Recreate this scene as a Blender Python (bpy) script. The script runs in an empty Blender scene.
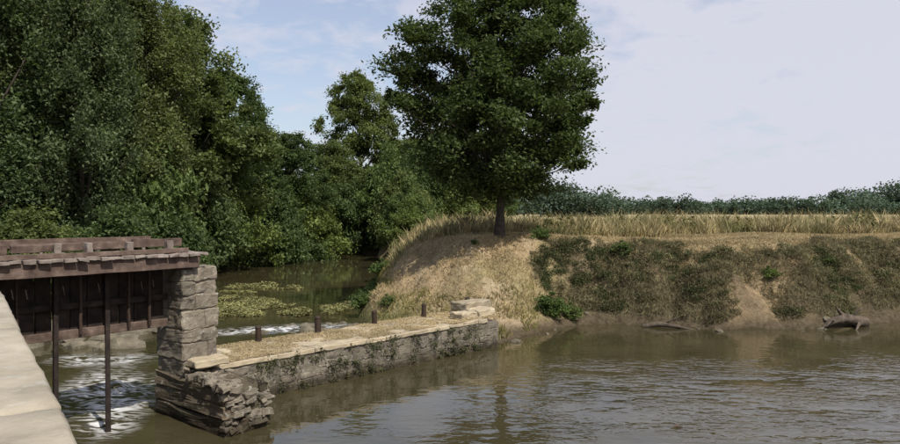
import bpy, bmesh, math
import numpy as np
from mathutils import Vector, Matrix, noise as mnoise
rng=np.random.default_rng(7)
sc=bpy.context.scene
sc.view_settings.view_transform='Standard'; sc.view_settings.look='None'; sc.view_settings.exposure=0

# ---------------------------------------------------------------- helpers
class MB:
    def __init__(s): s.v=[];s.f=[];s.n=0
    def add(s,verts,faces,mat=0):
        verts=np.asarray(verts,float);faces=np.asarray(faces,int)
        s.v.append(verts);s.f.append((faces+s.n,mat));s.n+=len(verts)
    def mesh(s,name,mats,smooth=False,smooth_mats=()):
        me=bpy.data.meshes.new(name)
        V=np.concatenate(s.v);me.vertices.add(len(V));me.vertices.foreach_set('co',V.ravel())
        L=np.concatenate([f.ravel() for f,_ in s.f])
        tot=np.concatenate([np.full(len(f),f.shape[1]) for f,_ in s.f])
        mi=np.concatenate([np.full(len(f),m) for f,m in s.f])
        st=np.concatenate([[0],np.cumsum(tot)[:-1]])
        me.loops.add(len(L));me.loops.foreach_set('vertex_index',L.astype(np.int32))
        me.polygons.add(len(tot));me.polygons.foreach_set('loop_start',st.astype(np.int32))
        me.polygons.foreach_set('loop_total',tot.astype(np.int32))
        me.polygons.foreach_set('material_index',mi.astype(np.int32))
        sm=np.isin(mi,list(smooth_mats)) if smooth_mats else np.full(len(tot),smooth)
        me.polygons.foreach_set('use_smooth',sm)
        for m in mats: me.materials.append(m)
        me.update(calc_edges=True);me.validate()
        return me
def obj(name,me,loc=(0,0,0),rz=0,sc_=(1,1,1),parent=None):
    o=bpy.data.objects.new(name,me);o.location=loc;o.rotation_euler=(0,0,rz);o.scale=sc_
    sc.collection.objects.link(o)
    if parent: o.parent=parent
    return o
def empty(name):
    o=bpy.data.objects.new(name,None);sc.collection.objects.link(o);return o
def vnoise(x,y,scale,seed=0):
    r=np.random.default_rng(seed);G=r.random((256,256))
    X=x/scale+100.3;Y=y/scale+100.7
    xi=np.floor(X).astype(int);yi=np.floor(Y).astype(int);fx=X-xi;fy=Y-yi
    fx=fx*fx*(3-2*fx);fy=fy*fy*(3-2*fy)
    g=lambda a,b:G[a%256,b%256]
    return (g(xi,yi)*(1-fx)*(1-fy)+g(xi+1,yi)*fx*(1-fy)+g(xi,yi+1)*(1-fx)*fy+g(xi+1,yi+1)*fx*fy)
def fbm(x,y,s,seed=0,o=4):
    t=0;a=1;w=0
    for i in range(o): t=t+a*vnoise(x,y,s/2**i,seed+i);w+=a;a*=.5
    return t/w
def sstep(a,b,x):
    t=np.clip((x-a)/(b-a),0,1);return t*t*(3-2*t)

# node helpers
def newmat(name):
    m=bpy.data.materials.new(name);m.use_nodes=True;nt=m.node_tree;nt.nodes.clear()
    out=nt.nodes.new('ShaderNodeOutputMaterial');return m,nt,out
def N(nt,t,**k):
    n=nt.nodes.new(t)
    for a,b in k.items():
        if a in n.inputs: n.inputs[a].default_value=b
        else: setattr(n,a,b)
    return n
def ramp(nt,fac,stops):
    r=nt.nodes.new('ShaderNodeValToRGB');e=r.color_ramp.elements
    while len(e)<len(stops): e.new(.5)
    for i,(p,c) in enumerate(stops): e[i].position=p;e[i].color=(*c,1)
    nt.links.new(fac,r.inputs[0]);return r.outputs[0]
def mixc(nt,fac,a,b,mode='MIX'):
    m=nt.nodes.new('ShaderNodeMixRGB');m.blend_type=mode
    for i,v in enumerate((fac,a,b)):
        if hasattr(v,'is_output'): nt.links.new(v,m.inputs[i])
        elif isinstance(v,(int,float)): m.inputs[i].default_value=v
        else: m.inputs[i].default_value=(*v,1)
    return m.outputs[0]
def tex(nt,scale,detail=5,coord='Object',rough=.55):
    c=nt.nodes.new('ShaderNodeTexCoord');n=nt.nodes.new('ShaderNodeTexNoise')
    n.inputs['Scale'].default_value=scale;n.inputs['Detail'].default_value=detail;n.inputs['Roughness'].default_value=rough
    nt.links.new(c.outputs[coord],n.inputs['Vector']);return n.outputs['Fac']
def bump(nt,h,strength,dist):
    b=nt.nodes.new('ShaderNodeBump');b.inputs['Strength'].default_value=strength;b.inputs['Distance'].default_value=dist
    nt.links.new(h,b.inputs['Height']);return b.outputs[0]

def leafmat(name,dark,mid,light,trans=.35,nscale=.7,clump=.7,spec=.15,tint=(1.15,1.25,.7),patch=None):
    m,nt,out=newmat(name)
    g=N(nt,'ShaderNodeNewGeometry')
    c=ramp(nt,g.outputs['Random Per Island'],[(0,dark),(.5,mid),(1,light)])
    if patch: c=mixc(nt,ramp(nt,tex(nt,patch[0],4),[(.48,(0,)*3),(.62,(patch[2],)*3)]),c,patch[1])
    f=tex(nt,nscale,3)
    r=ramp(nt,f,[(.35,(clump,)*3),(.65,(1.2,)*3)])
    c=mixc(nt,1.0,c,r,'MULTIPLY')
    oi=N(nt,'ShaderNodeObjectInfo')
    c2=ramp(nt,oi.outputs['Random'],[(0,(.8,.92,.8)),(.5,(1,1,1)),(1,(1.22,1.14,.9))])
    c=mixc(nt,1.0,c,c2,'MULTIPLY')
    d=N(nt,'ShaderNodeBsdfPrincipled',Roughness=.6);d.inputs['Specular IOR Level'].default_value=spec
    t=N(nt,'ShaderNodeBsdfTranslucent')
    mx=N(nt,'ShaderNodeMixShader');mx.inputs[0].default_value=trans
    nt.links.new(c,d.inputs['Base Color']);nt.links.new(mixc(nt,1.0,c,tint,'MULTIPLY'),t.inputs[0])
    nt.links.new(d.outputs[0],mx.inputs[1]);nt.links.new(t.outputs[0],mx.inputs[2]);nt.links.new(mx.outputs[0],out.inputs[0])
    return m
def simple(name,stops,scale=4,rough=.9,bs=.5,bd=.02,scale2=None,stops2=None,bscale=None):
    m,nt,out=newmat(name)
    c=ramp(nt,tex(nt,scale,8),stops)
    if stops2: c=mixc(nt,1.0,c,ramp(nt,tex(nt,scale2,6),stops2),'MULTIPLY')
    p=N(nt,'ShaderNodeBsdfPrincipled',Roughness=rough);p.inputs['Specular IOR Level'].default_value=.2
    nt.links.new(c,p.inputs['Base Color']);nt.links.new(bump(nt,tex(nt,bscale or scale*5,8),bs,bd),p.inputs['Normal'])
    nt.links.new(p.outputs[0],out.inputs[0]);return m

M_bark=simple('bark',[(.3,(.03,.025,.02)),(.7,(.09,.075,.06))],6,bs=.9,bd=.03)
M_leafA=leafmat('leaf_main_tree',(.04,.058,.025),(.066,.092,.036),(.105,.14,.052),nscale=.8,trans=.4)
M_leafB=leafmat('leaf_forest',(.064,.088,.038),(.106,.14,.058),(.16,.198,.086),nscale=.4,trans=.42,clump=.65)
M_leafP=leafmat('leaf_poplar',(.072,.098,.05),(.115,.146,.072),(.17,.2,.104),nscale=.4,trans=.42,clump=.65)
M_leafS=leafmat('leaf_shrub',(.065,.095,.032),(.11,.15,.05),(.165,.21,.075),nscale=.9)
M_bramble=leafmat('leaf_bramble',(.045,.052,.026),(.08,.09,.042),(.14,.138,.068),nscale=1.3)
M_dryleaf=leafmat('dead_stems',(.1,.078,.05),(.22,.17,.105),(.38,.31,.19),nscale=1.3,tint=(1,.9,.8))
M_far=leafmat('leaf_distant_hazed',(.09,.115,.1),(.11,.137,.112),(.14,.165,.13),nscale=.05,trans=.25,spec=0.)  # aerial haze painted into the leaf colour: paler, bluer greens
M_straw=leafmat('straw_blades',(.28,.2,.115),(.45,.345,.2),(.58,.47,.3),trans=.25,nscale=.5,clump=.8,tint=(1,.93,.85))
M_tall=leafmat('tall_grass_blades',(.19,.18,.1),(.38,.33,.19),(.54,.46,.29),trans=.3,nscale=1.2,clump=.6,tint=(1,.96,.85),patch=(.35,(.17,.19,.08),.75))
M_weed=leafmat('water_weed',(.12,.13,.045),(.22,.2,.09),(.36,.32,.15),trans=.2,nscale=1)
def stonemat(name,stops,bs=.8,bd=.03,scale=3.2,bscale=14,wet=True,moss=.5):
    m,nt,out=newmat(name)
    c=ramp(nt,tex(nt,scale,9,rough=.65),stops)
    g=N(nt,'ShaderNodeNewGeometry')
    c=mixc(nt,1.0,c,ramp(nt,g.outputs['Random Per Island'],[(0,(.78,.76,.74)),(1,(1.16,1.12,1.06))]),'MULTIPLY')
    c=mixc(nt,ramp(nt,tex(nt,1.6,7,rough=.7),[(.47,(0,)*3),(.64,(moss,)*3)]),c,(.06,.06,.034))
    c=mixc(nt,ramp(nt,tex(nt,11,4),[(.6,(0,)*3),(.68,(.55,)*3)]),c,(.38,.37,.33))
    c=mixc(nt,ramp(nt,tex(nt,7,6,rough=.7),[(.58,(0,)*3),(.7,(.6 if moss>.3 else .2,)*3)]),c,(.05,.043,.033))
    if wet:
        tc=N(nt,'ShaderNodeTexCoord');s=N(nt,'ShaderNodeSeparateXYZ');nt.links.new(tc.outputs['Object'],s.inputs[0])
        r=ramp(nt,s.outputs[2],[(.08,(.32,.3,.25)),(.35,(1,1,1))])
        c=mixc(nt,1.0,c,r,'MULTIPLY')
    p=N(nt,'ShaderNodeBsdfPrincipled',Roughness=.92);p.inputs['Specular IOR Level'].default_value=.2
    nt.links.new(c,p.inputs['Base Color']);nt.links.new(bump(nt,tex(nt,bscale,10,rough=.65),bs,bd),p.inputs['Normal'])
    nt.links.new(p.outputs[0],out.inputs[0]);return m
M_stone=stonemat('weathered_stone',[(.3,(.1,.088,.072)),(.5,(.2,.177,.145)),(.7,(.34,.305,.25))])
M_wall=stonemat('wall_stone',[(.3,(.085,.076,.063)),(.5,(.175,.157,.13)),(.7,(.31,.28,.23))],moss=.55,bscale=12,bd=.04)
M_stoned=stonemat('damp_stone',[(.3,(.045,.038,.03)),(.55,(.11,.09,.065)),(.75,(.2,.165,.12))],moss=.7,bscale=12,bd=.04)
M_coping=stonemat('coping_stone',[(.3,(.27,.23,.165)),(.5,(.4,.345,.25)),(.72,(.52,.46,.345))],wet=False,bs=.6,bd=.02,bscale=22,moss=.3)
M_paraz=stonemat('parapet_stone',[(.3,(.27,.245,.2)),(.5,(.36,.33,.27)),(.72,(.45,.41,.345))],wet=False,scale=3.5,bs=.7,bd=.008,bscale=60,moss=.25)
M_wood=simple('old_timber',[(.3,(.055,.038,.03)),(.55,(.12,.085,.068)),(.75,(.22,.165,.135))],5,bs=.6,bd=.01,bscale=40)
M_woodg=simple('grey_timber',[(.3,(.12,.098,.082)),(.55,(.22,.185,.16)),(.75,(.36,.31,.27))],6,bs=.6,bd=.01,bscale=40)
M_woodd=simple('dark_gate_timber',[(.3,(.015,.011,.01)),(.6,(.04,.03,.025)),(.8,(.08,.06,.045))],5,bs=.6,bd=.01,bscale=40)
M_iron=simple('rusty_iron',[(.3,(.02,.016,.014)),(.6,(.055,.035,.025)),(.8,(.1,.06,.035))],20,rough=.7,bs=.4,bd=.004)
M_rock=simple('rock',[(.3,(.07,.06,.045)),(.6,(.16,.14,.1)),(.8,(.28,.24,.18))],3,bs=.8,bd=.03)
M_drift=simple('driftwood',[(.3,(.04,.032,.025)),(.6,(.12,.095,.072)),(.8,(.26,.215,.17))],5,bs=.8,bd=.02)

# ---------------------------------------------------------------- terrain
W=np.array([(-0.2,-12),(95,-12),(95,42),(40,33),(27,29.5),(20,26.8),(17,25.8),(14,24.4),(12,23.7),(10.3,23.9),(9,23.7),(7.8,24.6),(6.6,24.7),(5.2,24.9),(4.1,24.4),(3,23.2),(2,22.0),(1.3,20.9),
 (0.4,21.6),(-.4,22.8),(-1.6,23.6),(-2.9,24.6),(-3.5,26.5),(-3.7,29),(-3.7,33),(-4.3,42),(-4.9,53),(-5.6,62),(-7.5,68),(-10,66),(-13,58),(-16,47),(-15.5,36),(-13.2,27),(-13.6,22),(-12,16.5),(-10.2,13.2),(-8.0,11.0),(-1.6,1.9),(0,-.6)],float)
def sdist(x,y):
    x=np.asarray(x,float);y=np.asarray(y,float)
    d=np.full(x.shape,1e9);ins=np.zeros(x.shape,bool)
    for i in range(len(W)):
        a=W[i];b=W[(i+1)%len(W)];e=b-a
        t=np.clip(((x-a[0])*e[0]+(y-a[1])*e[1])/(e@e),0,1)
        d=np.minimum(d,np.hypot(x-a[0]-t*e[0],y-a[1]-t*e[1]))
        c=((a[1]>y)!=(b[1]>y))
        xx=a[0]+(y-a[1])*e[0]/(e[1] if e[1]!=0 else 1e-9)
        ins^=c&(x<xx)
    return np.where(ins,-d,d)
def height(x,y):
    x=np.asarray(x,float);y=np.asarray(y,float)
    sd=sdist(x,y)
    sd=sd+ (fbm(x,y,2.4,11)-.5)*2.2*np.clip(np.abs(sd)/.9,0,1)*(sd>0)
    left=sstep(-7,-12,x+.0*y)*sstep(14,19,y)
    quay=(1-sstep(12,17,y))*sstep(3,-1,x)
    g=np.exp(-((x-.3)**2+(y-22)**2)/4.2**2)
    Rr=3.7+3.6*g; Hr=2.98-.75*sstep(1,-4,x)*sstep(60,30,y)-.2*sstep(3,8,x)
    Hb=Hr*(1-left)*(1-quay)+1.5*left+2.4*quay
    R=Rr*(1-left)*(1-quay)+3.*left+.5*quay
    s=np.clip(sd/R,0,1)
    p=(1-(1-s)**2.0)
    far=sstep(40,140,np.hypot(x,y))
    z=Hb*p*(1-far)+(3.05)*far*(sd>0)
    m=np.sin(np.pi*np.clip(s,0,1)**.7)*(1-.6*g)
    rd=1-2*np.abs(fbm(x,y,1.7,23)-.5)
    rough=((fbm(x,y,1.3,21)-.5)*1.3+(rd-.8)*1.1+(fbm(x,y,.45,25)-.5)*.5)*m+(fbm(x,y,3.5,31)-.5)*.3*s
    z=z+rough*(1-far)
    z=np.where(sd<0,-np.minimum(-sd*.7,1.3),np.maximum(z,0.0)+.02)
    return z,sd
def axis(lo,hi,step,far):
    core=np.arange(lo,hi+1e-6,step);r=[];p=hi;s=step
    while p<far: s*=1.22;p+=s;r.append(p)
    l=[];p=lo;s=step
    while p>-far: s*=1.22;p-=s;l.append(p)
    return np.array(l[::-1]+list(core)+r)
xs=axis(-20,30,.13,2500);ys=axis(18,34,.13,2500)
X,Y=np.meshgrid(xs,ys);Z,SD=height(X,Y)
nx,ny=len(xs),len(ys)
idx=np.arange(nx*ny).reshape(ny,nx)
F=np.stack([idx[:-1,:-1],idx[:-1,1:],idx[1:,1:],idx[1:,:-1]],-1).reshape(-1,4)
def lerp3(a,b,t): return a*(1-t[...,None])+np.array(b)*t[...,None]
col=np.zeros((ny,nx,3))+np.array([.43,.325,.195])
n1=fbm(X,Y,3,41);n2=fbm(X,Y,.9,51);n3=fbm(X,Y,12,61)
col=lerp3(col,[.34,.28,.15],sstep(.45,.62,n1))
col=lerp3(col,[.52,.42,.28],sstep(.55,.7,n2)*.7)
fieldm=sstep(28.5,31,Y)*(Z>1.5)
col=lerp3(col,[.42,.36,.21],fieldm*.8)
face=sstep(2.6,1.6,SD)*sstep(3.3,5.5,X)*(SD>0)
col=lerp3(col,[.2,.15,.095],face*sstep(.35,.55,n2*.5+n1*.5)*.9)
col=lerp3(col,[.1,.088,.05],face*sstep(.46,.6,n1)*.7)
col=lerp3(col,[.12,.095,.062],sstep(.5,.12,Z)*(SD>-.3))
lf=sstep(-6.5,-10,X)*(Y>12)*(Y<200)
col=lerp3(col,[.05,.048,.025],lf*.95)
lowl=sstep(1.4,.4,Z)*sstep(0,-2,X)*sstep(60,30,Y)*(Y>20)
col=lerp3(col,[.15,.155,.06],lowl*.7)
col[SD<0]=np.array([.07,.055,.03])
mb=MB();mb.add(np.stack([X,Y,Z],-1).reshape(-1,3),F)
M_g,nt,out=newmat('ground_soil_and_grass')
at=N(nt,'ShaderNodeAttribute',attribute_name='gcol')
f1=ramp(nt,tex(nt,6,10,rough=.7),[(.3,(.5,.48,.45)),(.55,(1,1,1)),(.75,(1.3,1.28,1.2))])
c=mixc(nt,1.0,at.outputs['Color'],f1,'MULTIPLY')
p=N(nt,'ShaderNodeBsdfPrincipled',Roughness=1.0);p.inputs['Specular IOR Level'].default_value=.1
nt.links.new(c,p.inputs['Base Color']);nt.links.new(bump(nt,tex(nt,9,10,rough=.7),1.,.14),p.inputs['Normal']);nt.links.new(p.outputs[0],out.inputs[0])
me=mb.mesh('ground',[M_g],smooth=True)
ca=me.color_attributes.new('gcol','FLOAT_COLOR','POINT')
ca.data.foreach_set('color',np.concatenate([col.reshape(-1,3),np.ones((nx*ny,1))],1).ravel())
obj('ground',me)

# ---------------------------------------------------------------- water
wx=np.concatenate([np.arange(-60,-16,2),np.arange(-16,24,.12),np.arange(24,96,2)])
wy=np.concatenate([np.arange(-14,4,1.5),np.arange(4,42,.12),np.arange(42,76,1.)])
X,Y=np.meshgrid(wx,wy)
def spot(x0,y0,rx,ry,a=0):
    c,s=math.cos(a),math.sin(a);u=(X-x0)*c+(Y-y0)*s;v=-(X-x0)*s+(Y-y0)*c
    return np.exp(-(u/rx)**2-(v/ry)**2)
foam=spot(-7.6,15.6,.9,1.9,.45)*1.0+spot(-9.6,19.,1.4,.8)*.6+spot(-6.3,23.8,2.4,.7,.35)*1.+spot(-6.5,13.2,.5,1.1,.5)*.6
foam=np.clip(foam*(.45+1.1*fbm(X,Y,1.2,77)),0,1)
rip=np.clip(spot(10,12.,6.5,6.5,.2)*1.2+spot(4.5,17,2.5,2.5)*.5+spot(-1.2,9.0,1.8,2.2)*.8+foam*.6+spot(-7,20,4,8)*.3,0,1)
n=fbm(X,Y,.6,71);Z=foam*(n-.5)*.35
idx=np.arange(X.size).reshape(X.shape)
F=np.stack([idx[:-1,:-1],idx[:-1,1:],idx[1:,1:],idx[1:,:-1]],-1).reshape(-1,4)
mb=MB();mb.add(np.stack([X,Y,Z],-1).reshape(-1,3),F)
M_w,nt,out=newmat('river_water')
at=N(nt,'ShaderNodeAttribute',attribute_name='wmask');sep=N(nt,'ShaderNodeSeparateColor');nt.links.new(at.outputs['Color'],sep.inputs[0])
tc=N(nt,'ShaderNodeTexCoord')
def wn(scale,sx,sy,rot,detail=3,dist=0):
    mp=N(nt,'ShaderNodeMapping');mp.inputs['Scale'].default_value=(sx,sy,1);mp.inputs['Rotation'].default_value=(0,0,rot)
    nt.links.new(tc.outputs['Object'],mp.inputs[0]);n=N(nt,'ShaderNodeTexNoise');n.inputs['Scale'].default_value=scale;n.inputs['Detail'].default_value=detail;n.inputs['Distortion'].default_value=dist
    nt.links.new(mp.outputs[0],n.inputs['Vector']);return n.outputs['Fac']
def math_(op,a,b):
    m=N(nt,'ShaderNodeMath',operation=op)
    for i,v in enumerate((a,b)):
        if hasattr(v,'is_output'): nt.links.new(v,m.inputs[i])
        else: m.inputs[i].default_value=v
    return m.outputs[0]
big=wn(.9,1,1.6,.2,2);small=wn(3.0,1,1.7,.1,2,.2)
patch=ramp(nt,wn(.45,1,1.6,.2,3),[(.38,(.08,)*3),(.6,(1,)*3)])
amp=math_('MULTIPLY',math_('MULTIPLY',sep.outputs[1],1.0),patch)
h=math_('ADD',math_('MULTIPLY',big,.05),math_('MULTIPLY',small,math_('ADD',math_('MULTIPLY',amp,.8),.015)))
b=N(nt,'ShaderNodeBump');b.inputs['Strength'].default_value=.7;b.inputs['Distance'].default_value=.12;nt.links.new(h,b.inputs['Height'])
wc=ramp(nt,wn(.5,1,1,0,4),[(.3,(.036,.031,.015)),(.7,(.062,.053,.027))])
p=N(nt,'ShaderNodeBsdfPrincipled',Roughness=.02,IOR=1.55)
nt.links.new(wc,p.inputs['Base Color']);nt.links.new(b.outputs[0],p.inputs['Normal'])
fo=N(nt,'ShaderNodeBsdfPrincipled',Roughness=.6);fo.inputs['Base Color'].default_value=(.7,.7,.69,1)
fm=math_('MULTIPLY',ramp(nt,wn(1.7,1,3.2,-.9,8,1.6),[(.46,(0,)*3),(.6,(1,)*3)]),ramp(nt,sep.outputs[0],[(.12,(0,)*3),(.75,(.95,)*3)]))
mx=N(nt,'ShaderNodeMixShader');nt.links.new(fm,mx.inputs[0]);nt.links.new(p.outputs[0],mx.inputs[1]);nt.links.new(fo.outputs[0],mx.inputs[2]);nt.links.new(mx.outputs[0],out.inputs[0])
me=mb.mesh('river',[M_w],smooth=True)
ca=me.color_attributes.new('wmask','FLOAT_COLOR','POINT')
ca.data.foreach_set('color',np.stack([foam,rip,0*foam,0*foam+1],-1).ravel())
obj('river',me)

# ---------------------------------------------------------------- leaves / tubes
def unit(v): return v/np.maximum(np.linalg.norm(v,axis=-1,keepdims=True),1e-9)
def leaf_quads(mb,C,size,rg,mat=0,upb=.5,aspect=.55,droop=0.):
    n=len(C);nr=rg.normal(size=(n,3));nr[:,2]=np.abs(nr[:,2])+upb;nr=unit(nr)
    t=unit(np.cross(nr,rg.normal(size=(n,3))));t[:,2]-=droop;t=unit(t);b=unit(np.cross(nr,t))
    s=(size*(.7+.6*rg.random(n)))[:,None]
    V=np.stack([C-t*s*.5,C+b*s*aspect*.5-t*s*.05,C+t*s*.5,C-b*s*aspect*.5-t*s*.05],1).reshape(-1,3)
    mb.add(V,np.arange(4*n).reshape(n,4),mat)
def tube(mb,P,Rr,mat=1,k=7):
    P=np.array(P,float);V=[]
    for i in range(len(P)):
        d=P[min(i+1,len(P)-1)]-P[max(i-1,0)];d/=max(np.linalg.norm(d),1e-9)
        a=np.cross(d,[0.3,.9,.1]);a/=max(np.linalg.norm(a),1e-9);b=np.cross(d,a)
        th=np.arange(k)/k*2*np.pi
        V.append(P[i]+Rr[i]*(np.cos(th)[:,None]*a+np.sin(th)[:,None]*b))
    V=np.concatenate(V);F=[]
    for i in range(len(P)-1):
        for j in range(k): F.append((i*k+j,i*k+(j+1)%k,(i+1)*k+(j+1)%k,(i+1)*k+j))
    mb.add(V,F,mat)
def tree_mesh(name,seed,H,R,base,prof,nclump,per,leaf,mats,crad=.85,trunk=.2,lump=.2,droop=0.,limbs=.5,flat=.7,bias=.5):
    rg=np.random.default_rng(seed);mb=MB()
    nz=9;tz=np.linspace(-.3,H*.88,nz);off=np.cumsum(rg.normal(0,.012*H,(nz,2)),0)*np.linspace(0,1,nz)[:,None]*.7
    TP=np.column_stack([off,tz]);TR=trunk*(1-np.linspace(0,1,nz)**.8*.9);TR[0]*=1.5;TR[1]*=1.02
    tube(mb,TP,TR,1,10)
    ph=rg.random(6)*6.28
    ta=np.linspace(0,1,len(prof))
    z=rg.random(nclump*4)
    w=np.interp(z,ta,prof);z=z[rg.random(len(z))<w**1.3][:nclump];nc=len(z)
    th=rg.random(nc)*2*np.pi
    env=np.interp(z,ta,prof)*R*(1+lump*(np.sin(2*th+ph[0]+5*z)+np.sin(3*th+ph[1]-7*z)*.8+np.sin(5*th+ph[2]+11*z)*.5)*.6)
    rr=env*np.maximum(rg.random(nc)**bias,.2)
    zc=base+z*(H-base)
    cx=np.interp(zc,tz,TP[:,0]);cy=np.interp(zc,tz,TP[:,1])
    C=np.column_stack([cx+rr*np.cos(th),cy+rr*np.sin(th),zc-.08*rr])
    for c,r in zip(C,rr):
        if rg.random()<limbs:
            z0=max(base*.75+.05*H, c[2]-.25*H*rg.random()-r*.55);z0=min(z0,H*.85)
            p0=np.array([np.interp(z0,tz,TP[:,0]),np.interp(z0,tz,TP[:,1]),z0])
            m=(p0+c)/2+np.array([0,0,-.06*r])+rg.normal(0,.12,3)
            rb=.012*H*.5*(.4+.6*r/R)
            tube(mb,[p0,m,c],[rb,rb*.6,rb*.2],1,5)
    cr=crad*(.45+.95*rg.random(nc))
    n=per*nc;ci=np.repeat(np.arange(nc),per)
    d=unit(rg.normal(size=(n,3)))*(rg.random(n)**.45)[:,None];d[:,2]*=flat
    tw=rg.normal(size=(nc,9,3));tw=unit(tw);k=rg.integers(0,9,n)
    d=d*.5+tw[ci,k]*(rg.random(n)*.95)[:,None]*np.array([1,1,flat])
    L=C[ci]+d*cr[ci][:,None];L[:,2]-=droop*np.abs(rg.random(n))*cr[ci]
    leaf_quads(mb,L,leaf,rg,0,droop=droop*.6)
    return mb.mesh(name,mats,smooth_mats=(1,))
def gz(x,y): return float(height(np.array([x]),np.array([y]))[0][0])

# main tree
me=tree_mesh('field_maple_mesh',3,11.0,4.1,1.85,[.42,.78,.95,1,.97,.88,.72,.5,.2],330,480,.15,[M_leafA,M_bark],crad=.78,trunk=.19,lump=.13,limbs=.6,bias=.45)
obj('maple_tree',me,(1.95,27.6,gz(1.95,27.6)))
profR=[.55,.85,1,1,.93,.8,.62,.4,.15]
profP=[.5,.8,.95,1,.95,.85,.7,.5,.2]
T1=tree_mesh('broadleaf_a',11,14,4.6,1.0,profR,260,330,.25,[M_leafB,M_bark],crad=1.05,trunk=.25,lump=.32,bias=.36)
T2=tree_mesh('broadleaf_b',12,14,4.4,1.2,profP,260,330,.24,[M_leafB,M_bark],crad=1.0,trunk=.24,lump=.36,bias=.36)
T3=tree_mesh('poplar_a',13,19,3.1,1.6,[.6,.9,1,.95,.9,.8,.65,.45,.15],260,340,.21,[M_leafP,M_bark],crad=.85,trunk=.24,lump=.45,droop=.7,flat=1.3,bias=.4)
T4=tree_mesh('poplar_b',14,19,3.4,1.4,[.6,.9,1,.95,.9,.85,.7,.5,.15],270,340,.21,[M_leafP,M_bark],crad=.9,trunk=.24,lump=.48,droop=.7,flat=1.3,bias=.4)
S1=tree_mesh('shrub_a',15,3.2,2.0,.1,[.9,1,.95,.8,.5,.2],80,300,.16,[M_leafS,M_bark],crad=.6,trunk=.06,lump=.3,limbs=.3)
S2=tree_mesh('shrub_b',16,3.0,2.2,.0,[.95,1,.9,.75,.5,.2],80,300,.16,[M_leafB,M_bark],crad=.65,trunk=.06,lump=.35,limbs=.3,droop=.3)
def put(name,me,x,y,s,sz=None,rz=None,dz=-.05):
    obj(name,me,(x,y,max(gz(x,y),0)+dz),rng.random()*6.28 if rz is None else rz,(s,s,s*(sz or 1)))
for (m,x,y,s,z) in [(T4,-22,32,1.0,1.02),(T3,-18.6,35.5,.8,1.22),(T4,-17.7,41,.9,1.0),(T3,-25.5,40,1.05,1.1),(T3,-29,33,1.05,1.05)]:
    put('poplar_tree',m,x,y,s,z)
for (m,x,y,s,z) in [(T1,-18.2,48,1.1,1.05),(T2,-16.6,53.5,.85,1.1),(T1,-23.5,49,1.2,1.1),(T2,-14,60,.74,.95),(T1,-11.5,69,.75,.88),(T2,-10.2,80,1.1,1.16),
   (T1,-7.2,86,.9,.8),(T2,-3.5,76,.85,.78),(T1,-1.2,83,.95,.85),(T2,-5.6,73,.68,.75),(T1,2.5,90,1.0,.85),(T2,-17.5,66,.9,.8),(T1,-31,50,1.3,1.2),(T2,-38,40,1.3,1.2),(T1,-4.7,66,.5,.7),(T1,6.,100,.9,.8)]:
    put('deciduous_tree',m,x,y,s,z)
for (m,x,y,s,z) in [(S2,-16.8,45,1.5,1.3),(S1,-15.5,49.5,1.5,1.3),(S2,-13.8,55,1.4,1.25),(S1,-12.2,60,1.5,1.3),(S2,-9.8,66.5,1.5,1.3),(S1,-7.5,69,1.6,1.2),(S1,-5.4,66,1.5,1.6),(S2,-4,62,1.3,1.4),(S1,-3.4,56,1.0,1.3),
   (S2,-16.5,38,1.4,1.2),(S2,-15,31,1.2,1.0),(S2,-15,25,1.0,.9),(S1,-2.8,48,.8,1.2),(S2,-3,68,1.4,1.6),(S1,-18,40,1.7,1.8),(S2,-19,50,1.8,1.8),(S1,0,70,1.2,1.5)]:
    put('riverside_shrub',m,x,y,s,z)
S3=tree_mesh('shrub_small',17,.8,.5,.0,[.9,1,.8,.5,.2],26,150,.08,[M_leafS,M_bark],crad=.2,trunk=.02,lump=.3,limbs=.6)
for x,y,s in [(3.6,27.6,.8),(3.5,24.4,1.1),(.9,26.2,.35),(-3.3,26.5,.9),(-3.2,29,.9),(-3.4,33,1.1),(-3.9,40,1.3),(-2.2,24.9,.6),(4.3,24.9,.8),(6.5,26.6,.7),(14.5,26.8,.7),(11.6,25.3,.6)]: put('shrub',S3,x,y,s)

# distant tree line
rg=np.random.default_rng(5);mb=MB()
def farcrowns(n,x0,x1,y0,y1,h0,h1,per,leaf):
    for i in range(n):
        x=rg.uniform(x0,x1);y=rg.uniform(y0,y1);h=rg.uniform(h0,h1);r=h*rg.uniform(.4,.75)
        k=per;d=unit(rg.normal(size=(k,3)))*(rg.random(k)**.35)[:,None]
        lobes=unit(rg.normal(size=(6,3)));d=d*.7+lobes[rg.integers(0,6,k)]*.32
        C=np.array([x,y,3+h*.42])+d*np.array([r,r,h*.56]);C=C[C[:,2]>2.8]
        leaf_quads(mb,C,leaf,rg,0,aspect=.85)
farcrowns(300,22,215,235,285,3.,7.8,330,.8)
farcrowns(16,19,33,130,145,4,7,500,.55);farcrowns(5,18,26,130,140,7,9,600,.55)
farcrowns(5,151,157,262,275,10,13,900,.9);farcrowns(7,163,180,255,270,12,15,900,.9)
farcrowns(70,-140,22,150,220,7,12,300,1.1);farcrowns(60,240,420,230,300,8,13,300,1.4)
obj('distant_tree_line',mb.mesh('distant_tree_line',[M_far]))

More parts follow.
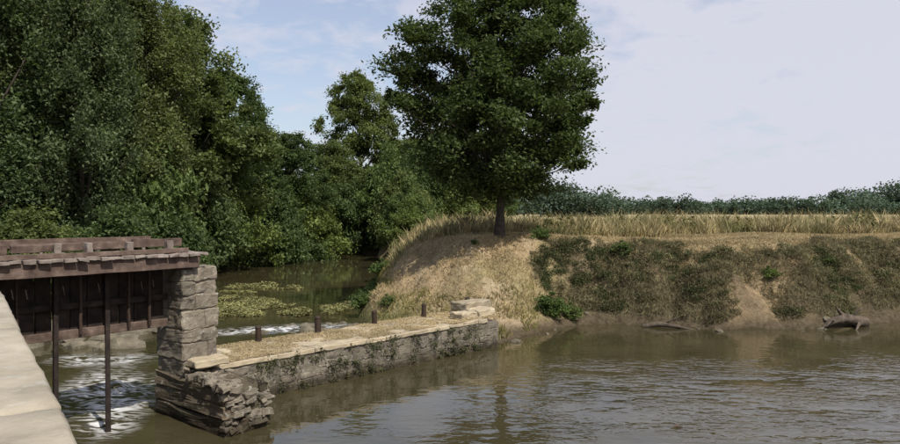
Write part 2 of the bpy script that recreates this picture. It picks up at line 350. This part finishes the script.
# ---------------------------------------------------------------- grass
def blades(name,x,y,hgt,wid,mat,lean=.35,seed=1):
    rg=np.random.default_rng(seed);z,sd=height(x,y);n=len(x)
    P=np.column_stack([x,y,z-.01]);a=rg.random(n)*6.28
    wv=np.column_stack([np.cos(a),np.sin(a),0*a])*wid[:,None]*.5
    a2=rg.random(n)*6.28;ln=(lean*rg.random(n)*hgt)[:,None]*np.column_stack([np.cos(a2),np.sin(a2),0*a])
    mid=P+ln*.35+np.column_stack([0*a,0*a,hgt*.6]);tip=P+ln+np.column_stack([0*a,0*a,hgt])
    V=np.stack([P-wv,P+wv,mid+wv*.8,tip,mid-wv*.8],1).reshape(-1,3)
    mb=MB();mb.add(V,np.arange(5*n).reshape(n,5),0);obj(name,mb.mesh(name,[mat]))
rg=np.random.default_rng(9)
x=rg.uniform(-4,24,360000);y=rg.uniform(20.5,38,360000);z,sd=height(x,y)
nn=fbm(x,y,1.2,91)
k=(sd>.5)&(z>.35)&((nn>.46)|(rg.random(len(x))<.3))&~((x>4.2)&(sd<1.8)&(nn<.58));x=x[k];y=y[k];nn=nn[k]
blades('dry_grass',x,y,.04+.1*rg.random(len(x))*(.5+nn),np.full(len(x),.02),M_straw,1.6)
x=rg.uniform(-4,70,330000);ex=rg.exponential(6,330000);y=29.9+ex+3.*(fbm(x,x*0,3,95)-.5)+7*sstep(4,15,x)+.6*sstep(1.5,-2,x);z,sd=height(x,y)
k=(sd>.8)&(y<90)&(x<y*.75+4)&(fbm(x,y,1.5,96)+rg.random(len(x))*.25>.5);x=x[k];y=y[k];ex=ex[k]
hn=fbm(x,y,1.3,97);h2=fbm(x,y,5,98)
hh=(.22+.36*rg.random(len(x))+.45*(rg.random(len(x))<.06))*(.1+1.1*hn+.75*h2)*(1+.15*sstep(4,15,x))*sstep(-1.5,1.2,ex+rg.random(len(x)))
hh=np.maximum(hh,.08)
blades('tall_grass',x,y,hh,.015+.0007*y,M_tall,.8,2)
S4=tree_mesh('weed_plant_mesh',19,1.1,.3,.1,[.9,1,.8,.5,.2],22,90,.08,[M_weed,M_bark],crad=.16,trunk=.012,lump=.3,limbs=.8)
for i in range(26):
    x0=rg.uniform(-2,24);y0=30.2+rg.random()*2+7*float(sstep(4,15,x0));put('weed_plant',S4,x0,y0,rg.uniform(.6,1.0))
x=rg.uniform(-5,3.,60000);y=rg.uniform(20.5,45,60000);z,sd=height(x,y);k=(sd>0.05)&(sd<1.3)&(fbm(x,y,1.5,98)>.47);x=x[k];y=y[k]
blades('bank_grass',x,y,.08+.16*rg.random(len(x)),np.full(len(x),.025),M_weed,.9,3)

# ---------------------------------------------------------------- brambles on the bank
rg=np.random.default_rng(21);mb=MB()
x=rg.uniform(3.0,24,9000);y=rg.uniform(22.5,31,9000);z,sd=height(x,y);nn=fbm(x,y,2.4,101)
k=(sd>.3)&(sd<2.9)&(nn+rg.random(len(x))*.12>.48);x=x[k][:1350];y=y[k][:1350];z=z[k][:1350];nn=nn[k][:1350]
for a,b,c,q in zip(x,y,z,nn):
    r=rg.uniform(.08,.36);n=int(250*r/.3);d=unit(rg.normal(size=(n,3)))*(rg.random(n)**.7)[:,None];d[:,2]*=.6
    kind=0 if rg.random()<.3+.4*(q>.56) else 1
    leaf_quads(mb,np.array([a,b,c+r*.1])+d*r*np.array([1.4,1.2,1]),.065 if kind==0 else .14,rg,kind,aspect=.5 if kind==0 else .1,droop=.6)
obj('bramble_thicket',mb.mesh('bramble_thicket',[M_bramble,M_dryleaf]))
x=rg.uniform(3.5,24,90000);y=rg.uniform(22.5,30,90000);z,sd=height(x,y);k=(sd>.2)&(sd<3.2)&(fbm(x,y,1.1,103)>.42);x=x[k];y=y[k];z=z[k]
mb=MB();leaf_quads(mb,np.column_stack([x,y,z+.05+.1*rg.random(len(x))]),.3,rg,0,upb=.2,aspect=.06,droop=.8)
obj('dead_grass_stems',mb.mesh('dead_grass_stems',[M_dryleaf]))

# ---------------------------------------------------------------- masonry in the dam frame
U=np.array([.65,.76,0]);Nn=np.array([-.76,.65,0]);C0=np.array([-5.09,13.3,0])
def fr(u,n,z,o=C0,uu=U,nnn=Nn): return o+uu*u+nnn*n+np.array([0,0,z])
def stones(name,boxes,mat,bev=.025,disp=.03,cuts=2,parent=None,frame=(C0,U,Nn),seed=0,jit=.012,sm=False):
    rg=np.random.default_rng(seed);bm=bmesh.new()
    for (u0,u1,n0,n1,z0,z1) in boxes:
        vs=[bm.verts.new(Vector(fr(u,n,z,*frame)+rg.normal(0,jit,3))) for z in (z0,z1) for (u,n) in ((u0,n0),(u1,n0),(u1,n1),(u0,n1))]
        for f in ((3,2,1,0),(4,5,6,7),(0,1,5,4),(1,2,6,5),(2,3,7,6),(3,0,4,7)): bm.faces.new([vs[i] for i in f])
    bmesh.ops.recalc_face_normals(bm,faces=bm.faces)
    if bev: bmesh.ops.bevel(bm,geom=bm.edges[:],offset=bev,segments=1,affect='EDGES')
    if cuts: bmesh.ops.subdivide_edges(bm,edges=[e for e in bm.edges if e.calc_length()>.08],cuts=cuts,use_grid_fill=True)
    if disp:
        for v in bm.verts: v.co+=Vector(mnoise.noise_vector(v.co*4.5))*disp+Vector(mnoise.noise_vector(v.co*13))*disp*.6
    me=bpy.data.meshes.new(name);bm.to_mesh(me);bm.free();me.materials.append(mat)
    if sm: me.polygons.foreach_set('use_smooth',[True]*len(me.polygons))
    return obj(name,me,parent=parent)
def courses(u0,u1,n0,n1,zs,avg,rg,gap=.012,vary=.03):
    B=[]
    for i in range(len(zs)-1):
        u=u0
        while u<u1-.05:
            w=avg*rg.uniform(.5,1.7)
            if u+w>u1-avg*.4: w=u1-u
            B.append((u+gap/2,u+w-gap/2,n0+rg.uniform(-vary,vary),n1,zs[i]+gap/2,zs[i+1]-gap/2));u+=w
    return B
rg=np.random.default_rng(33)
pier=empty('stone_pier')
zs=[.85,1.15,1.5,1.74,2.12,2.4,2.66,2.93]
B=[]
for i in range(len(zs)-1):
    sp=rg.uniform(.2,.55);j=rg.uniform(-.025,.025)
    B.append((0+j,sp-.003,0+j,1.0,zs[i]+.003,zs[i+1]-.003));B.append((sp+.003,.75+j,0-j,1.0,zs[i]+.003,zs[i+1]-.003))
stones('pillar',B,M_stone,.022,.034,5,pier,seed=1,jit=.014)
stones('pillar_core',[(.03,.72,.03,.95,-1,2.88)],M_stone,.01,.0,0,pier)
B=courses(-.03,.9,-1.45,1.05,[-.9,-.1,.28,.55,.85],.34,rg);stones('base',B,M_stoned,.03,.06,4,pier,seed=2)
B=[]
for i in range(240):
    u=rg.uniform(-.02,.9);n=rg.uniform(-1.48,-.02);s=rg.uniform(.03,.1);zt=1.06-.2*u-.12*(-n)*(.5+u)
    z=rg.uniform(.05,zt) if rg.random()<.6 else zt-s
    if z<zt-.2:
        if rg.random()<.5: u=.86+rg.uniform(-.06,.015)
        else: n=-1.45+rg.uniform(-.015,.06)
    B.append((u-s*1.2,u+s*1.2,n-s,n+s*.9,z-s*.6,z+s*.6))
stones('rubble',B,M_stone,.015,.04,2,pier,seed=3,jit=.02)
stones('ledge_stone',[(.05,.75,-.42,-.02,1.05,1.2)],M_coping,.02,.02,4,pier)
A=np.array([-4.75,14.35,0]);E=np.array([.95,20.35,0]);d=E-A;Lw=np.linalg.norm(d);uw=d/Lw;nw=np.array([-uw[1],uw[0],0])
fw=(A,uw,nw);wall=empty('stone_weir_wall')
B=courses(.0,Lw+.6,0,.5,[-.6,-.02,.2,.38,.56,.76],.3,rg,gap=.004,vary=.018);stones('facing',B,M_wall,.018,.03,3,wall,frame=fw,seed=4,jit=.012)
stones('mortar_core',[(i*.6,i*.6+.598,.012,1.75,-1.2,.755) for i in range(int(Lw/.6)+2)],M_wall,.0,.012,8,wall,frame=fw,jit=.003)
B=[(a[0],a[1],-.03+rg.uniform(-.02,.03),.5,.765,.87+rg.uniform(-.01,.006)) for a in courses(0,Lw+.2,0,1,[0,1],.9,rg,gap=.002)];stones('coping',B,M_coping,.012,.02,6,wall,frame=fw,seed=5,jit=.006)
stones('top_slab',[(i*.7,i*.7+.7,.505,1.8,.6,.868) for i in range(int(Lw/.7)+2)],M_coping,.004,.03,7,wall,frame=fw,seed=6,jit=.004)
B=[(Lw-.5,Lw+.2,.35,.85,.87,1.05),(Lw+.22,Lw+.95,.3,.85,.88,1.08),(Lw+.3,Lw+1.5,.9,1.6,.95,1.25)];stones('end_block',B,M_coping,.03,.04,4,wall,frame=fw,seed=7)
n=52000;u=rg.random(n)*(Lw+.8);v=.02+rg.random(n)*1.78;nz=fbm(u*3,v*3,1.6,7);k=nz+rg.random(n)*.2>.55;u=u[k];v=v[k]
mb=MB();P=A+u[:,None]*uw+v[:,None]*nw;P[:,2]=.885+rg.random(len(u))*.02;leaf_quads(mb,P,.06,rg,0,upb=2.,aspect=.2);obj('litter',mb.mesh('litter',[M_straw]),parent=wall)
mb=MB()
for i in range(90):
    u=rg.random()**.8*Lw;z=rg.choice([.1,.4,.72])+rg.normal(0,.06);r=rg.uniform(.03,.13);k=int(700*r)
    leaf_quads(mb,A+uw*u-nw*.05+np.array([0,0,z])+rg.normal(0,1,(k,3))*r*np.array([.8,.5,.7]),.05,rg,0,droop=.3)
obj('wall_plants',mb.mesh('wall_plants',[M_bramble]),parent=wall)
def postmesh():
    bm=bmesh.new();bmesh.ops.create_cone(bm,cap_ends=True,segments=10,radius1=.085,radius2=.078,depth=.4,matrix=Matrix.Translation((0,0,.2)))
    bmesh.ops.create_cone(bm,cap_ends=True,segments=10,radius1=.095,radius2=.06,depth=.05,matrix=Matrix.Translation((0,0,.425)))
    me=bpy.data.meshes.new('iron_post');bm.to_mesh(me);bm.free();me.materials.append(M_iron);return me
PM=postmesh()
for x,y,s in [(-4.8,17,.9),(-3.55,18.2,1.0),(-2.35,19.7,.9),(-1.05,21.1,.9),(.2,22.6,.95)]:
    q=np.array([x,y,0])-A;u=q@uw
    p=A+uw*u+nw*1.6;o=obj('iron_post',PM,(p[0],p[1],.86),0,(s,s,s));o.rotation_euler=(rng.normal()*.05,rng.normal()*.05,0)

# ---------------------------------------------------------------- sluice bridge
br=empty('sluice_gate_bridge')
def timb(name,boxes,mat,**k):
    a=dict(bev=.008,disp=.012,cuts=3,parent=br,seed=8,jit=.008);a.update(k)
    return stones(name,boxes,mat,a['bev'],a['disp'],a['cuts'],a['parent'],(C0,U,Nn),a['seed'],a['jit'])
timb('main_beam',[(-5.2,.3,-.12,.14,2.94,3.16)],M_wood,cuts=12)
timb('rear_beam',[(-5.2,.3,1.2,1.45,2.96,3.16)],M_wood,cuts=12)
B=[];u=-5.3
while u<.35:
    w=rg.uniform(.17,.22);B.append((u,u+w-.012,-.2+rg.uniform(-.05,.03),1.55,3.165,3.215+rg.uniform(0,.015)));u+=w
timb('deck_planks',B,M_woodg)
timb('edge_board',[(-5.3,.1,-.06,.02,3.235,3.31)],M_wood,cuts=10)
B=[(u,u+.11,-.02,.1,3.24,3.47) for u in (-3.9,-3.2,-2.25,-1.75,-1.05,-.3)];timb('kerb_posts',B,M_woodg)
timb('kerb_rail',[(-5.2,-2.9,.12,.2,3.3,3.46),(-2.85,-.95,.13,.21,3.33,3.47),(-.9,.05,.1,.18,3.36,3.5)],M_wood,cuts=6)
timb('rear_rail',[(-5.2,.1,1.42,1.5,3.35,3.5)],M_wood,cuts=8)
B=[(u,u+.06,1.38,1.44,3.24,3.35) for u in (-4,-3,-2,-1,-.1)];timb('rear_rail_posts',B,M_woodg)
B=[];u=-4.9
while u<-.1:
    B.append((u,u+.27,.62+rg.uniform(-.01,.01),.69,1.84,2.96));u+=.285
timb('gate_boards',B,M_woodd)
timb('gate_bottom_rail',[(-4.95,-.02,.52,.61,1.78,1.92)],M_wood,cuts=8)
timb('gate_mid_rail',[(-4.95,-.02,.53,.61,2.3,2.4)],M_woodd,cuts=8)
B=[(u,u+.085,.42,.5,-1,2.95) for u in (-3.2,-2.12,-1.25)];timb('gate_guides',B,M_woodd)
B=[(u,u+.05,.42,.47,1.85,2.95) for u in (-3.6,-2.7,-1.7,-.85,-.45)];timb('lifting_racks',B,M_iron)
stones('stone_abutment',courses(-6.6,-4.75,-.3,1.7,[-1,.5,.9,1.3,1.7,2.1,2.5,2.93],.5,rg),M_stoned,.03,.03,2,None,seed=9)

# ---------------------------------------------------------------- parapet / quay wall we stand on
a=np.array([1.02,-.93,0]);b=np.array([-7.38,11.05,0]);d=b-a;Lp=np.linalg.norm(d);up=d/Lp;npn=np.array([-up[1],up[0],0])
if npn[0]>0: npn=-npn
fp=(a,up,npn);par=empty('stone_parapet')
B=[];u=-2
while u<Lp: w=rg.uniform(1.9,2.4);B.append((u+.003,min(u+w,Lp)-.003,0,.75,3.1,3.3));u+=w
stones('coping',B,M_paraz,.02,.007,14,par,frame=fp,seed=10,jit=.003,sm=True)
stones('wall_body',courses(-2,Lp,.08,.7,[-1,.3,.7,1.1,1.5,1.9,2.3,2.7,3.09],.6,rg),M_stone,.02,.02,1,par,frame=fp,seed=11)

# ---------------------------------------------------------------- rocks, weeds, driftwood
def rocks(name,pts,mat,seed):
    rg=np.random.default_rng(seed);bm=bmesh.new()
    for (x,y,z,r) in pts:
        g=bmesh.ops.create_icosphere(bm,subdivisions=2,radius=r);s=rg.uniform(.6,1.4,3);s[2]*=.6;o=Vector(rg.normal(size=3)*10)
        for v in g['verts']:
            c=v.co*(1+.45*mnoise.noise(v.co/r*1.3+o));v.co=Vector((c.x*s[0]+x,c.y*s[1]+y,c.z*s[2]+z))
    me=bpy.data.meshes.new(name);bm.to_mesh(me);bm.free();me.materials.append(mat);obj(name,me)
rg=np.random.default_rng(44)
pts=[(rg.uniform(-13.6,-9.5),rg.uniform(20,25),0,rg.uniform(.15,.5)) for _ in range(38)]
pts+=[(rg.uniform(-6.5,-3),rg.uniform(22.6,25.2),-.02,rg.uniform(.08,.24)) for _ in range(26)]
rocks('river_rocks',pts,M_rock,1)
pts=[]
for _ in range(200):
    x=rg.uniform(1,21);y=rg.uniform(20,28)
    z,s=height(np.array([x]),np.array([y]))
    if -.35<s[0]<.5: pts.append((x,y,max(z[0],0),rg.uniform(.04,.17)))
rocks('shoreline_stones',pts,M_rock,2)
mb=MB()
for (cx,cy,rx,ry,n) in [(-9.6,30,3.0,2.8,14000),(-7.6,27.2,2.2,1.0,8000),(-9.8,36,2.2,2.0,6000),(-4.6,31,.9,4,4000)]:
    a=rg.random(n)*6.28;r=np.sqrt(rg.random(n));x=cx+rx*r*np.cos(a);y=cy+ry*r*np.sin(a)
    q=fbm(x,y,1.6,121);k=(q>.42+.12*r)&(sdist(x,y)<.1);x=x[k];y=y[k];q=q[k]
    leaf_quads(mb,np.column_stack([x,y,.01+rg.random(len(x))*.2*np.clip(q-.4,0,1)*3]),.13,rg,0,upb=1.6,aspect=.4)
obj('water_weed',mb.mesh('water_weed',[M_weed]))
mb=MB()
tube(mb,[(14.6,24.6,.12),(14.1,24.3,.22),(13.6,24.15,.34),(13.1,24.0,.24),(12.75,23.9,.05)],[.2,.2,.17,.11,.04],0,9)
tube(mb,[(13.7,24.15,.3),(13.4,24.1,.6),(13.25,24.0,.78)],[.09,.05,.015],0,6)
tube(mb,[(14.0,24.3,.25),(14.1,24.2,.58),(14.35,24.2,.7)],[.08,.04,.012],0,6)
tube(mb,[(13.3,24.05,.28),(13.0,23.8,.3),(12.7,23.6,.12)],[.06,.04,.012],0,6)
tube(mb,[(14.2,24.4,.2),(14.0,23.9,.15),(13.7,23.6,-.03)],[.09,.06,.02],0,6)
obj('driftwood_branch',mb.mesh('driftwood_branch',[M_drift],smooth=True))
mb=MB()
tube(mb,[(6.7,24.3,.02),(7.2,24.25,.12),(7.7,24.0,.08),(8.3,23.8,-.02)],[.08,.1,.07,.03],0,8)
tube(mb,[(7.4,24.2,.12),(7.6,24.0,.28),(7.8,23.9,.36)],[.04,.03,.012],0,6)
obj('driftwood_log',mb.mesh('driftwood_log',[M_drift],smooth=True))
mb=MB();tube(mb,[(4.1,12.9,.0),(4.2,12.95,.03),(4.32,12.93,.0)],[.015,.035,.01],0,6);obj('floating_stick',mb.mesh('floating_stick',[M_drift]))

# ---------------------------------------------------------------- light, sky, camera
sd_=Vector((.45,-.6,0)).normalized();el=math.radians(52)
S=Vector((sd_.x*math.cos(el),sd_.y*math.cos(el),math.sin(el)))
L=bpy.data.lights.new('sun','SUN');L.energy=5.0;L.angle=math.radians(.6);L.color=(1,.94,.85)
o=bpy.data.objects.new('sun',L);sc.collection.objects.link(o);o.rotation_euler=S.to_track_quat('Z','Y').to_euler();o.location=(20,0,40)
w=bpy.data.worlds.new('World');sc.world=w;w.use_nodes=True;nt=w.node_tree;nt.nodes.clear()
out=N(nt,'ShaderNodeOutputWorld');bg=N(nt,'ShaderNodeBackground');bg.inputs[1].default_value=.15
sk=N(nt,'ShaderNodeTexSky');sk.sky_type='NISHITA';sk.sun_disc=False;sk.sun_elevation=el;sk.sun_rotation=math.atan2(sd_.x,sd_.y);sk.dust_density=1.6;sk.air_density=1.0
tc=N(nt,'ShaderNodeTexCoord');sx=N(nt,'ShaderNodeSeparateXYZ');nt.links.new(tc.outputs['Generated'],sx.inputs[0])
def mth(op,a,b=0):
    m=N(nt,'ShaderNodeMath',operation=op)
    for i,v in enumerate((a,b)):
        if hasattr(v,'is_output'): nt.links.new(v,m.inputs[i])
        else: m.inputs[i].default_value=v
    return m.outputs[0]
zz=mth('ADD',mth('MAXIMUM',sx.outputs[2],0),.22)
cb=N(nt,'ShaderNodeCombineXYZ');nt.links.new(mth('DIVIDE',sx.outputs[0],zz),cb.inputs[0]);nt.links.new(mth('DIVIDE',sx.outputs[1],zz),cb.inputs[1])
def cn(scale,det,dist,off):
    mp=N(nt,'ShaderNodeMapping');mp.inputs['Location'].default_value=off;nt.links.new(cb.outputs[0],mp.inputs[0])
    n=N(nt,'ShaderNodeTexNoise');n.inputs['Scale'].default_value=scale;n.inputs['Detail'].default_value=det;n.inputs['Distortion'].default_value=dist;n.inputs['Roughness'].default_value=.6
    nt.links.new(mp.outputs[0],n.inputs['Vector']);return n.outputs['Fac']
base=cn(1.5,5,.5,(3,1,0));fine=cn(7,9,.5,(0,4,0))
side=mth('MULTIPLY',sx.outputs[0],.55)
f=mth('ADD',mth('ADD',mth('MULTIPLY',base,.9),mth('MULTIPLY',fine,.8)),side)
fac=ramp(nt,f,[(.72,(.35,)*3),(.86,(.7,)*3),(1.0,(.96,)*3)])
c=mixc(nt,fac,sk.outputs[0],(4.6,4.65,5.3))
nt.links.new(c,bg.inputs[0]);nt.links.new(bg.outputs[0],out.inputs[0])
cam=bpy.data.cameras.new('camera');cam.lens=28;cam.sensor_width=36;cam.clip_end=6000;cam.clip_start=.05
co=bpy.data.objects.new('camera',cam);sc.collection.objects.link(co);co.location=(0,0,4);co.rotation_euler=(math.radians(90-.82),0,0)
sc.camera=co
